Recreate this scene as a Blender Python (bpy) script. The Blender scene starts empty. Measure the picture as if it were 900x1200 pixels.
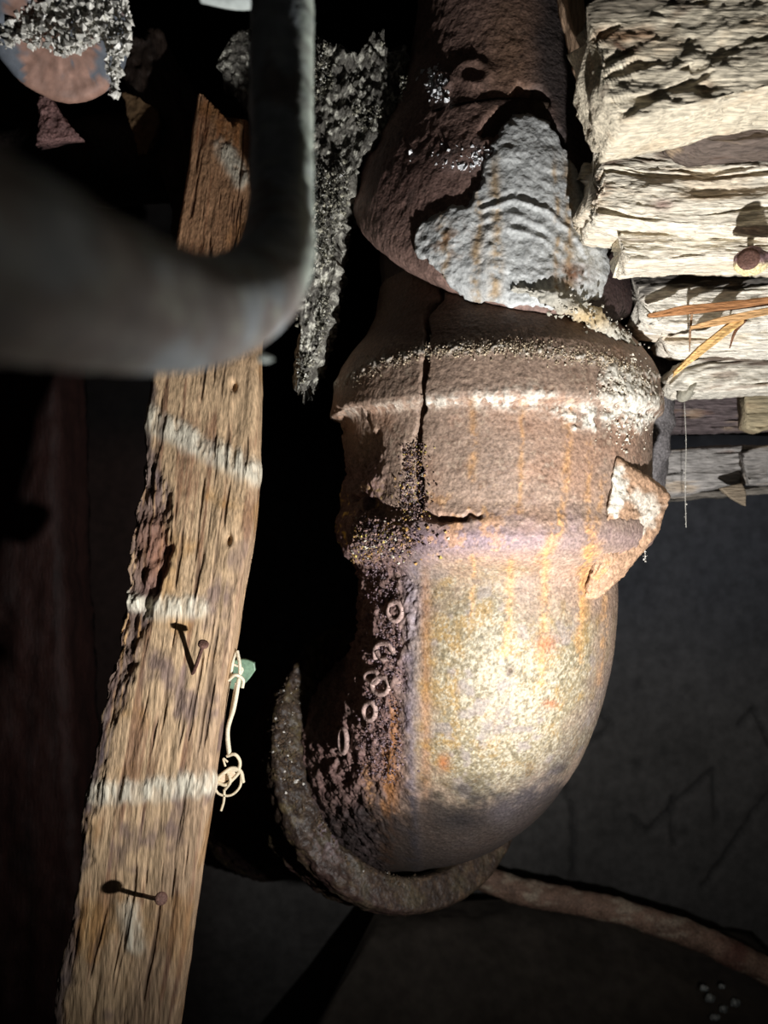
import bpy, bmesh, math, random
import numpy as np
from mathutils import Vector
from mathutils.bvhtree import BVHTree
random.seed(7); np.random.seed(7)
SC = bpy.context.scene
# ------------------------------------------------------------ camera, light, exposure
F = 900.0                                   # focal length in pixels of the 900 x 1200 frame
cd = bpy.data.cameras.new('camera'); cam = bpy.data.objects.new('camera', cd)
SC.collection.objects.link(cam); SC.camera = cam
cam.rotation_euler = (math.pi/2, 0, 0)
cd.sensor_fit = 'VERTICAL'; cd.sensor_height = 36; cd.sensor_width = 27; cd.lens = 27
cd.clip_start = 0.005; cd.clip_end = 20
cd.dof.use_dof = True; cd.dof.focus_distance = 0.335; cd.dof.aperture_fstop = 11
W = bpy.data.worlds.new('world'); SC.world = W; W.use_nodes = True
W.node_tree.nodes['Background'].inputs[0].default_value = (0.9, 0.85, 0.8, 1)
W.node_tree.nodes['Background'].inputs[1].default_value = 0.012
L = Vector((0.0884, 0.185, -0.1265))          # the torch, low and to the right of the pipes
ld = bpy.data.lights.new('torch', 'SPOT'); ld.energy = 5.0; ld.shadow_soft_size = 0.0035
ld.spot_size = math.radians(179); ld.spot_blend = 1.0; ld.color = (1.0, 0.985, 0.975)
lo = bpy.data.objects.new('torch', ld); SC.collection.objects.link(lo); lo.location = L
lo.rotation_euler = Vector((-0.07, 0.5, 0.5)).to_track_quat('-Z', 'Y').to_euler()
SC.view_settings.view_transform = 'Standard'; SC.view_settings.look = 'None'
SC.view_settings.exposure = 0.08; SC.view_settings.gamma = 1.0; SC.view_settings.use_curve_mapping = False

# ------------------------------------------------------------ helpers
def P(px, py, d): return np.array([(px-450)/F*d, d, (600-py)/F*d])
def proj(V): return 450+F*V[..., 0]/V[..., 1], 600-F*V[..., 2]/V[..., 1]
def lin(r, g, b):
    f = lambda c: ((c/255+0.055)/1.055)**2.4 if c > 10 else c/255/12.92
    return np.array([f(r), f(g), f(b)])
def _h(ix, iy, iz, s):
    n = (ix*374761393 + iy*668265263 + iz*2147483647 + s*1274126177) & 0xFFFFFFFF
    n = ((n ^ (n >> 13))*1274126177) & 0xFFFFFFFF
    n = ((n ^ (n >> 16))*2246822519) & 0xFFFFFFFF
    return ((n ^ (n >> 15)) & 0xFFFFFF)/16777215.0
def vn(p, s=0):
    i = np.floor(p).astype(np.int64); f = p-i; f = f*f*(3-2*f)
    x, y, z = i[..., 0], i[..., 1], i[..., 2]; fx, fy, fz = f[..., 0], f[..., 1], f[..., 2]
    r = 0
    for a in (0, 1):
        wa = fx if a else 1-fx
        for b in (0, 1):
            wb = fy if b else 1-fy
            for c in (0, 1):
                r = r + wa*wb*(fz if c else 1-fz)*_h(x+a, y+b, z+c, s)
    return r*2-1
def fbm(V, sc, o=4, s=0):
    sc = np.array(sc, float); r = 0; a = 1.0; t = 0
    for k in range(o):
        r = r + a*vn(V*sc*(2.03**k)+17.3*k, s+k); t += a; a *= 0.52
    return r/t*1.5
def sm(x, a, b):
    t = np.clip((x-a)/(b-a), 0, 1); return t*t*(3-2*t)
def pdist(px, py, poly):
    D = np.full(np.shape(px), 1e9)
    for (x0, y0), (x1, y1) in zip(poly[:-1], poly[1:]):
        dx, dy = x1-x0, y1-y0; t = np.clip(((px-x0)*dx+(py-y0)*dy)/(dx*dx+dy*dy+1e-9), 0, 1)
        D = np.minimum(D, np.hypot(px-x0-t*dx, py-y0-t*dy))
    return D
def sdpoly(px, py, poly):                    # positive inside
    D = pdist(px, py, list(poly)+[poly[0]]); ins = np.zeros(np.shape(px), bool)
    n = len(poly)
    for i in range(n):
        x0, y0 = poly[i]; x1, y1 = poly[(i+1) % n]
        c = ((y0 > py) != (y1 > py)) & (px < (x1-x0)*(py-y0)/((y1-y0) if y1 != y0 else 1e-9)+x0)
        ins ^= c
    return np.where(ins, D, -D)
def blob(px, py, x, y, rx, ry=None):
    ry = ry or rx; return np.exp(-((px-x)/rx)**2-((py-y)/ry)**2)
def mix(c, d, w):
    w = np.clip(w, 0, 1)[..., None]; return c*(1-w)+np.asarray(d)*w
def interp(pts, n, smooth=True):
    pts = np.array(pts, float); m = len(pts)
    if m < 3: smooth = False
    d = np.r_[0, np.cumsum(np.linalg.norm(np.diff(pts[:, :3], axis=0), axis=1)+1e-9)]; d /= d[-1]
    t = np.linspace(0, 1, n); out = np.empty((n, pts.shape[1]))
    if not smooth:
        for k in range(pts.shape[1]): out[:, k] = np.interp(t, d, pts[:, k])
        return out
    tg = np.gradient(pts, d, axis=0)
    j = np.clip(np.searchsorted(d, t, 'right')-1, 0, m-2); h = (d[j+1]-d[j])[:, None]; s = ((t-d[j])/(d[j+1]-d[j]))[:, None]
    return (2*s**3-3*s**2+1)*pts[j]+(s**3-2*s**2+s)*h*tg[j]+(-2*s**3+3*s**2)*pts[j+1]+(s**3-s**2)*h*tg[j+1]

def mat(name, rough=0.75, fine=900, amt=0.35, bump=0.0006, spec=0.3, stretch=(1, 1, 1), metal=0.0, alpha=1, coat=0, speck=None):
    m = bpy.data.materials.new(name); m.use_nodes = True; nt = m.node_tree; N = nt.nodes; K = nt.links
    b = N['Principled BSDF']; b.inputs['Roughness'].default_value = rough; b.inputs['Metallic'].default_value = metal
    b.inputs['Specular IOR Level'].default_value = spec; b.inputs['Coat Weight'].default_value = coat; b.inputs['Coat Roughness'].default_value = 0.25
    at = N.new('ShaderNodeAttribute'); at.attribute_name = 'Col'
    tc = N.new('ShaderNodeTexCoord'); mp = N.new('ShaderNodeMapping'); mp.inputs['Scale'].default_value = stretch
    K.new(tc.outputs['Object'], mp.inputs[0])
    n1 = N.new('ShaderNodeTexNoise'); n1.inputs['Scale'].default_value = fine; n1.inputs['Detail'].default_value = 3
    K.new(mp.outputs[0], n1.inputs['Vector'])
    mr = N.new('ShaderNodeMapRange'); mr.inputs[1].default_value = 0.3; mr.inputs[2].default_value = 0.7
    mr.inputs[3].default_value = 1-amt; mr.inputs[4].default_value = 1+amt; K.new(n1.outputs[0], mr.inputs[0])
    mx = N.new('ShaderNodeVectorMath'); mx.operation = 'SCALE'; K.new(at.outputs['Color'], mx.inputs[0]); K.new(mr.outputs[0], mx.inputs['Scale'])
    K.new(mx.outputs[0], b.inputs['Base Color'])
    n2 = N.new('ShaderNodeTexNoise'); n2.inputs['Scale'].default_value = fine*0.6; n2.inputs['Detail'].default_value = 4
    K.new(mp.outputs[0], n2.inputs['Vector'])
    bp = N.new('ShaderNodeBump'); bp.inputs['Distance'].default_value = bump; bp.inputs['Strength'].default_value = 1
    K.new(n2.outputs[0], bp.inputs['Height']); K.new(bp.outputs[0], b.inputs['Normal'])
    return m
M = dict(
    iron=mat('rusty_cast_iron', 0.62, 800, 0.36, 0.0006, 0.35),
    lowiron=mat('dark_cast_iron', 0.5, 500, 0.5, 0.0012, 0.35),
    mortar=mat('grey_mortar', 0.9, 800, 0.22, 0.0007, 0.15),
    oldwood=mat('old_board_wood', 0.7, 500, 0.35, 0.0007, 0.3, (2.2, 2.2, 0.22)),
    palewood=mat('split_pale_wood', 0.8, 700, 0.42, 0.0009, 0.2, (0.2, 1.6, 2.0)),
    dirt=mat('crusted_dirt', 0.7, 900, 0.5, 0.001, 0.4),
    crumb=mat('sparkling_crumbs', 0.35, 900, 0.4, 0.0004, 0.8),
    paint=mat('dusty_painted_pipe', 0.6, 300, 0.2, 0.0004, 0.3),
    nail=mat('rusty_nail', 0.7, 1500, 0.4, 0.0004, 0.3),
    wall=mat('dark_cellar_wall', 0.85, 120, 0.2, 0.0006, 0.2),
    string=mat('pale_root_fibre', 0.7, 1500, 0.2, 0.0002, 0.3),
    leaf=mat('green_shard', 0.35, 600, 0.2, 0.0001, 0.5),
)
def link(o, parent=None):
    SC.collection.objects.link(o)
    if parent: o.parent = parent
    return o
def thing(name, label, cat, group=None):
    o = bpy.data.objects.new(name, None); o.empty_display_size = 0.01; link(o); tag(o, label, cat, group); return o
def tag(o, label, cat, group=None):
    o['label'] = label; o['category'] = cat
    if group: o['group'] = group
    return o
def mesh_np(name, V, Fq, col, m, parent=None, tris=None):
    me = bpy.data.meshes.new(name); V = np.asarray(V, float)
    Fq = np.asarray(Fq, np.int32).reshape(-1, 4); tr = np.asarray(tris if tris is not None else [], np.int32).reshape(-1, 3)
    me.vertices.add(len(V)); me.vertices.foreach_set('co', V.ravel())
    loops = np.r_[Fq.ravel(), tr.ravel()]; me.loops.add(len(loops)); me.loops.foreach_set('vertex_index', loops)
    n = len(Fq)+len(tr); me.polygons.add(n)
    st = np.r_[np.arange(len(Fq))*4, len(Fq)*4+np.arange(len(tr))*3]
    me.polygons.foreach_set('loop_start', st.astype(np.int32))
    me.update(calc_edges=True); me.validate()
    me.polygons.foreach_set('use_smooth', np.ones(n, bool))
    ca = me.color_attributes.new('Col', 'FLOAT_COLOR', 'POINT')
    c = np.ones((len(V), 4)); c[:, :3] = np.clip(np.broadcast_to(col, (len(V), 3)), 0.001, 0.95); ca.data.foreach_set('color', c.ravel())
    me.materials.append(M[m] if isinstance(m, str) else m)
    return link(bpy.data.objects.new(name, me), parent)
def gridnormals(V, wrap):
    if wrap:
        dv = np.roll(V, -1, 1)-np.roll(V, 1, 1)
    else: dv = np.gradient(V, axis=1)
    du = np.gradient(V, axis=0); n = np.cross(du, dv); n /= np.linalg.norm(n, axis=2, keepdims=True)+1e-12
    return n
def grid(name, V, m, col, parent=None, wrap=True, disp=None, caps=(1, 1), keep=False, UV=None):
    """V (nu, nv, 3) surface; disp / col are functions of (V, px, py, UV)"""
    n = gridnormals(V, wrap)
    if wrap:
        c = V.mean(1, keepdims=True)
        mid = slice(V.shape[0]//4, max(V.shape[0]//4+1, 3*V.shape[0]//4))
        if ((V-c)*n)[mid].sum() < 0: n = -n; flip = True
        else: flip = False
    else:
        flip = (n*V).sum() > 0
        if flip: n = -n
    px, py = proj(V)
    if disp is not None: V2 = V+n*disp(V, px, py, UV)[..., None]
    else: V2 = V
    C = col(V, px, py, UV) if callable(col) else np.broadcast_to(col, V.shape)
    nu, nv = V.shape[:2]; idx = np.arange(nu*nv).reshape(nu, nv)
    nx = np.roll(idx, -1, 1) if wrap else idx[:, 1:]
    a = idx[:-1] if wrap else idx[:-1, :-1]; b = nx[:-1]; cc = nx[1:]; d = idx[1:] if wrap else idx[1:, :-1]
    q = np.stack([a, b, cc, d], -1).reshape(-1, 4)
    if not flip: q = q[:, ::-1]
    VV = V2.reshape(-1, 3); CC = np.array(C).reshape(-1, 3); tris = []
    if wrap:
        for e, r in ((0, 0), (1, nu-1)):
            if caps[e]:
                k = len(VV); VV = np.vstack([VV, V2[r].mean(0)]); CC = np.vstack([CC, np.array(C)[r].mean(0)])
                i1 = idx[r]; i2 = np.roll(i1, -1)
                t = np.stack([i1, i2, np.full(nv, k)], -1)
                # at the first row the cap winds opposite to the last
                if (e == 1) == (not flip): t = t[:, ::-1]
                tris.append(t)
    o = mesh_np(name, VV, q, CC, m, parent, np.vstack(tris) if tris else None)
    return (o, V2, q) if keep else o
def frames(path):
    t = np.gradient(path, axis=0); t /= np.linalg.norm(t, axis=1, keepdims=True)+1e-12
    ref = np.array([0, 1, 0.]) if abs(t[0][1]) < 0.8 else np.array([1., 0, 0])
    a = np.cross(t[0], ref); a /= np.linalg.norm(a); A = []
    for k in range(len(path)):
        a = a-t[k]*a.dot(t[k]); a /= np.linalg.norm(a)+1e-12; A.append(a.copy())
    A = np.array(A); return t, A, np.cross(t, A)
def angles(n, c=None, dense=0.75):           # ring angles, denser round angle c
    if c is None: return np.linspace(0, 2*np.pi, n, endpoint=False)
    m = int(n*dense); h = math.radians(105)
    a = np.linspace(c-h, c+h, m, endpoint=False); b = np.linspace(c+h, c+2*np.pi-h, n-m, endpoint=False)
    return np.r_[a, b]
def tubeV(path, r, nv=12, ang=None, facing=False):
    path = np.asarray(path, float); r = np.broadcast_to(r, (len(path),)); t, A, B = frames(path)
    if ang is None:
        ang = angles(nv)
        if facing:
            k = len(path)//2; d = -path[k]; ang = angles(nv, math.atan2(d.dot(B[k]), d.dot(A[k])))
    V = path[:, None]+r[:, None, None]*(np.cos(ang)[None, :, None]*A[:, None]+np.sin(ang)[None, :, None]*B[:, None])
    return V
def tube(name, pts, r, m, col, parent=None, n=24, nv=10, disp=None, smooth=True, facing=False, caps=(1, 1)):
    q = interp(np.c_[np.array(pts), np.broadcast_to(r, (len(pts),))], n, smooth)
    return grid(name, tubeV(q[:, :3], q[:, 3], nv, facing=facing), m, col, parent, True, disp, caps)
def joined(name, tubes, m, col, parent=None):  # several thin strands as one mesh
    Vs, Qs, k = [], [], 0
    for pts, r, n in tubes:
        q = interp(np.c_[np.array(pts), np.broadcast_to(r, (len(pts),))], n); V = tubeV(q[:, :3], q[:, 3], 6); nu, nv = V.shape[:2]
        idx = np.arange(nu*nv).reshape(nu, nv)+k; nx = np.roll(idx, -1, 1)
        Qs.append(np.stack([idx[:-1], nx[:-1], nx[1:], idx[1:]], -1).reshape(-1, 4)); Vs.append(V.reshape(-1, 3)); k += nu*nv
    V = np.vstack(Vs); C = col(V) if callable(col) else col
    return mesh_np(name, V, np.vstack(Qs), C, m, parent)
def crumbs(name, pts, s0, s1, m, col, parent=None, flat=0.6):
    pts = np.asarray(pts); n = len(pts); rng = np.random.RandomState(len(pts)+int(1e5*s0))
    base = np.array([[1, 0, 0], [-1, 0, 0], [0, 1, 0], [0, -1, 0], [0, 0, 1], [0, 0, -1.]])
    f = np.array([[0, 2, 4], [2, 1, 4], [1, 3, 4], [3, 0, 4], [2, 0, 5], [1, 2, 5], [3, 1, 5], [0, 3, 5]])
    s = s0+(s1-s0)*rng.rand(n)**3
    v = base[None]*(0.45+0.75*rng.rand(n, 6, 1))*s[:, None, None]
    q = rng.randn(n, 3, 3); Q = np.linalg.qr(q)[0]; v = np.einsum('nij,nkj->nki', Q, v)+pts[:, None]
    F_ = (f[None]+6*np.arange(n)[:, None, None]).reshape(-1, 3)
    if callable(col): C = col(pts, rng)
    else: C = np.array(col)[None]*(0.5+0.8*rng.rand(n, 1))
    o = mesh_np(name, v.reshape(-1, 3), [], np.repeat(C, 6, 0), m, parent, F_)
    o.data.polygons.foreach_set('use_smooth', np.zeros(len(F_), bool)); o['kind'] = 'stuff'
    return o
def slab(name, A, B, thick, m, col, parent=None, nv=120, nf=60, disp=None, ragged=(0, 0), smooth=True, tdir=(0, 1, 0), bevel=0.12, rs=160):
    """a board: A and B are its two long edges (3D points), front face between, `thick` deep"""
    A = interp(A, nv, smooth); B = interp(B, nv, smooth); tdir = np.array(tdir, float)
    s = np.linspace(0, 1, nf); ns = max(4, nf//6); t = np.linspace(0, 1, ns+2)[1:-1]; nb = max(4, nf//5)
    bv = bevel*(1-np.clip(np.minimum(s, 1-s)/0.05, 0, 1))**2
    S = np.r_[s, np.ones(ns), np.linspace(1, 0, nb), np.zeros(ns)]
    T = np.r_[bv, t*(1-bevel)+bevel, np.ones(nb), t[::-1]*(1-bevel)+bevel]
    th = np.broadcast_to(thick, (nv,))
    V = A[:, None]*(1-S)[None, :, None]+B[:, None]*S[None, :, None]+tdir*T[None, :, None]*th[:, None, None]
    L_ = np.r_[0, np.cumsum(np.linalg.norm(np.diff((A+B)/2, axis=0), axis=1))]
    wd = np.linalg.norm(B-A, axis=1)
    UV = np.stack(np.broadcast_arrays(L_[:, None], S[None]*wd[:, None], T[None]*th[:, None]), -1)
    # squeeze and fray the ends
    ud = np.gradient((A+B)/2, axis=0); ud /= np.linalg.norm(ud, axis=1, keepdims=True)+1e-12
    for e, rg in ((0, ragged[0]), (1, ragged[1])):
        if rg:
            dist = L_ if e == 0 else L_[-1]-L_
            w = np.exp(-dist/(rg*1.5))[:, None]
            f = fbm(UV*np.array([0.15, 1, 1]), rs, 4, 31+e)*1.1+0.2
            V = V+ud[:, None]*(w*f*rg)[..., None]*(1 if e == 0 else -1)
    # round both ends with one closing row each
    def close(V, row, k):
        c = V[row].mean(0); return c+(V[row]-c)*k
    return grid(name, V, m, col, parent, True, disp, UV=UV)
def bvh_of(*objs):
    vs, fs, k = [], [], 0
    for o in objs:
        me = o.data; n = len(me.vertices); v = np.empty(n*3); me.vertices.foreach_get('co', v)
        vs += [tuple(x) for x in v.reshape(-1, 3)]
        fs += [[i+k for i in p.vertices] for p in me.polygons]; k += n
    return BVHTree.FromPolygons(vs, fs)
def cast(bv, px, py):
    d = Vector(P(px, py, 1.0)).normalized(); h = bv.ray_cast(Vector((0, 0, 0)), d)
    return (np.array(h[0]), np.array(h[1])) if h[0] is not None else (None, None)
def shell(name, bv, poly, th, m, col, parent=None, step=1.6, edge=7, jag=6, jsc=0.09, disp=None, seed=0):
    """crust with its own thickness lying on the surface bv, bounded by a jagged outline"""
    xs = [p[0] for p in poly]; ys = [p[1] for p in poly]
    X, Y = np.meshgrid(np.arange(min(xs)-jag, max(xs)+jag, step), np.arange(min(ys)-jag, max(ys)+jag, step))
    pp = np.stack([X, Y, 0*X], -1)
    sd = sdpoly(X, Y, poly)+jag*fbm(pp, jsc, 3, 50+seed)
    V = np.zeros(X.shape+(3,)); ok = np.zeros(X.shape, bool)
    for j, i in zip(*np.where(sd > -step*1.5)):
        h, n = cast(bv, X[j, i], Y[j, i])
        if h is None: continue
        d = h/np.linalg.norm(h)
        n = n if n.dot(d) < 0 else -n
        n = n*0.6-d*0.4; w = sm(sd[j, i], -step*1.5, edge)
        V[j, i] = h+n*(-0.0012+w*th); ok[j, i] = True
    if disp is not None: V = V+(-V/np.linalg.norm(V+1e-9, axis=2, keepdims=True))*(disp(V, X, Y)*sm(sd, 0, edge))[..., None]
    C = col(V, X, Y, sd); idx = -np.ones(X.shape, int); idx[ok] = np.arange(ok.sum())
    q = np.stack([idx[:-1, :-1], idx[:-1, 1:], idx[1:, 1:], idx[1:, :-1]], -1).reshape(-1, 4); q = q[(q >= 0).all(1)]
    par = np.arange(ok.sum())
    for _ in range(400):                     # keep one connected piece
        m_ = par[q].min(1); new = par.copy(); np.minimum.at(new, q.ravel(), np.repeat(m_, 4)); new = new[new]
        if (new == par).all(): break
        par = new
    big = np.bincount(par[q[:, 0]]).argmax(); q = q[par[q[:, 0]] == big]
    v = V[ok][q]; ext = (v.max(1)-v.min(1)).max(1); q = q[ext < 0.012]
    return mesh_np(name, V[ok], q[:, ::-1], C[ok], m, parent)

# ------------------------------------------------------------ the setting: a dark boxed-in cavity
def plane_wall(name, o, u, v, nu, nv, col, disp=None):
    s = np.linspace(0, 1, nu)[:, None, None]; t = np.linspace(0, 1, nv)[None, :, None]
    V = np.array(o, float)+s*np.array(u, float)+t*np.array(v, float)
    ob = grid(name, V, 'wall', col, None, False, disp); ob['kind'] = 'structure'; return ob
cracks = [[(742, 958), (760, 976), (800, 935), (836, 903), (840, 962)], [(905, 925), (870, 975), (825, 1040)],
          [(700, 830), (718, 850), (690, 870), (672, 880)], [(660, 905), (673, 960), (672, 1030)], [(788, 935), (790, 990)],
          [(868, 850), (885, 830), (905, 875)]]
def wall_disp(V, px, py, UV):
    d = 0.004*fbm(V, 9, 4, 3)
    for c in cracks: d = d-0.006*np.exp(-(pdist(px+2*fbm(V, 120, 2, 5), py, c)/2.6)**2)
    return d
def wall_col(V, px, py, UV):
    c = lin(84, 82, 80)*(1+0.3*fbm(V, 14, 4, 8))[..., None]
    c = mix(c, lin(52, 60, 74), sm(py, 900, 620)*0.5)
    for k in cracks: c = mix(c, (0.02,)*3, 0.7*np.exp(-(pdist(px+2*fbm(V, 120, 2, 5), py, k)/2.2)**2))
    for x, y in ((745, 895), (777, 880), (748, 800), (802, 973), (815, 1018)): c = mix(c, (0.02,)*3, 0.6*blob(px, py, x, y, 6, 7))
    c = mix(c, lin(38, 27, 24), sm(px, 330, 150)); return mix(c, (0.004,)*3, 0.85*sm(py, 560, 480))  # wall darkened leftward and upward in colour, in place of fading torchlight
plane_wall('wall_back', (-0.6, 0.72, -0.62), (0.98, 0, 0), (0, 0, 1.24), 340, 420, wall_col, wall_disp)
dk = lambda a, s: (lambda V, px, py, UV: a*(1+0.5*fbm(V, s, 3, 4))[..., None])
plane_wall('wall_left', (-0.6, -0.2, -0.62), (0, 0.92, 0), (0, 0, 1.24), 40, 40, dk(lin(34, 22, 18), 10))
plane_wall('wall_right', (0.38, -0.2, -0.62), (0, 0.92, 0), (0, 0, 1.24), 40, 40, dk(lin(46, 44, 42), 10))
# the side behind the camera stays open
plane_wall('ceiling', (-0.6, -0.2, 0.62), (0.98, 0, 0), (0, 0.92, 0), 40, 40, dk(lin(24, 20, 18), 10))
plane_wall('floor', (-0.6, -0.2, -0.62), (0.98, 0, 0), (0, 0.92, 0), 60, 60, dk(lin(24, 22, 20), 20), lambda V, px, py, UV: 0.006*fbm(V, 20, 4, 9))

# ------------------------------------------------------------ the cast iron bend
BX, BY = 0.058, 0.412
bend = thing('cast_iron_pipe_bend', 'rusty cast iron pipe bend with a cracked hub, tan worn belly and orange drip stains', 'pipe')
CAMANG = math.atan2(-BY, -BX)
crack = [(500, 372), (499, 408), (497, 440), (494, 480), (489, 510), (486, 545), (484, 600)]
hub_drips = [([(556, 470), (553, 560)], 5), ([(667, 470), (664, 560), (655, 625)], 5), ([(612, 470), (610, 600)], 3), ([(690, 520), (688, 650)], 4), ([(708, 560), (692, 650)], 4)]
RUST = lin(144, 122, 106); RUST_AND_SHADE = lin(92, 66, 52); LIME = lin(226, 222, 208); ORANGE = lin(182, 134, 80); TAN = lin(116, 105, 82)
PURP = lin(110, 102, 108); YEL = lin(204, 176, 84); BLACK = lin(30, 26, 26)
prof = [(0.118, 0.0605), (0.104, 0.0625), (0.092, 0.068), (0.082, 0.0765), (0.075, 0.0815), (0.0705, 0.0835), (0.068, 0.0842), (0.056, 0.0862), (0.0515, 0.0868),
        (0.0495, 0.0862), (0.0475, 0.0835), (0.046, 0.0818), (0.040, 0.0812), (0.020, 0.0812), (0.004, 0.0812), (0.0, 0.0822), (-0.004, 0.0838), (-0.010, 0.0842), (-0.016, 0.0826),
        (-0.021, 0.0782), (-0.026, 0.072), (-0.030, 0.0692), (-0.034, 0.068)]
zz = np.array([p[0] for p in prof]); rr = np.array([p[1] for p in prof])
d_ = np.r_[0, np.cumsum(np.hypot(np.diff(zz), np.diff(rr)))]; t_ = np.linspace(0, d_[-1], 300)
ax_shift = lambda z: -0.004*sm(z, -0.005, -0.03)
th = angles(820, CAMANG, 0.85)
def hubV():
    z = np.interp(t_, d_, zz)[:, None]; r = np.interp(t_, d_, rr)[:, None]
    return np.stack(np.broadcast_arrays(BX+ax_shift(z)+r*np.cos(th), BY+r*np.sin(th), z), -1)
def pit_mask(px, py):                        # the corroded left flank
    w = 1-sm(px+0*py, 428, 470)
    return np.maximum(w*sm(py, 500, 560), (1-sm(px, 455, 492))*sm(py, 590, 620)*(1-sm(py, 900, 1000)))
def hub_disp(V, px, py, UV):
    d = 0.0005*fbm(V, 40, 3, 1)+0.00018*fbm(V, 420, 3, 2)
    jx = 3.5*fbm(V, 150, 3, 6)
    d = d+pit_mask(px, py)*(0.0022*fbm(V, 200, 4, 7)-0.0012)
    dc = pdist(px+jx, py, crack); d = d-0.012*np.exp(-(dc/(2.0+1.2*sm(py, 440, 600)))**2)*(py < 606)*sm(V[..., 1], BY+0.02, BY-0.02)
    d = d-0.009*np.exp(-(pdist(px+jx, py, [(500, 372), (516, 350), (520, 320)])/2)**2)*(V[..., 1] < BY)
    # eroded hollow along the lower crack and above the collar at the left
    e = sdpoly(px+8*fbm(V, 130, 3, 9), py+8*fbm(V, 130, 3, 10), [(478, 520), (490, 520), (494, 600), (560, 607), (470, 612), (436, 606), (410, 580), (450, 590), (474, 592)])
    d = d-0.0045*sm(e, -4, 3)*sm(V[..., 1], BY+0.02, BY-0.02)
    e = sdpoly(px+8*fbm(V, 130, 3, 11), py+6*fbm(V, 130, 3, 12), [(425, 480), (446, 520), (416, 575), (396, 560), (396, 480)])
    d = d-0.003*sm(e, -6, 4)
    lime = lime_mask(V, px, py); return d+lime*(0.0012+0.0007*fbm(V, 600, 3, 13))
def lime_mask(V, px, py):
    n = fbm(V, 170, 4, 21); n2 = fbm(V, 420, 3, 22)
    yb = np.interp(px, [395, 430, 500, 560, 620, 690, 720, 770], [489, 482, 470, 466, 468, 482, 490, 500])
    band = np.exp(-((py-yb)/(7+7*sm(px, 480, 660)))**2)*(0.35+0.65*sm(px, 470, 560))*(1-sm(px, 700, 725))
    right = sm(sdpoly(px, py, [(712, 425), (745, 430), (775, 462), (765, 500), (735, 505), (712, 490), (700, 470)])+10*n, -5, 9)
    drip = sm(sdpoly(px, py, [(640, 480), (700, 482), (698, 505), (672, 500)])+6*n, -4, 4)
    m = np.maximum(np.maximum(band*(0.75+1.1*n), right), drip)
    top = np.exp(-((py-np.interp(px, [400, 440, 500, 600, 700, 745], [450, 425, 409, 406, 420, 440]))/6)**2)*sm(n2, -0.1, 0.5)*0.8
    return np.clip(np.maximum(m, top)*sm(n2+0.75, 0.2, 0.9), 0, 1)*sm(V[..., 2], -0.01, 0.0)
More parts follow.
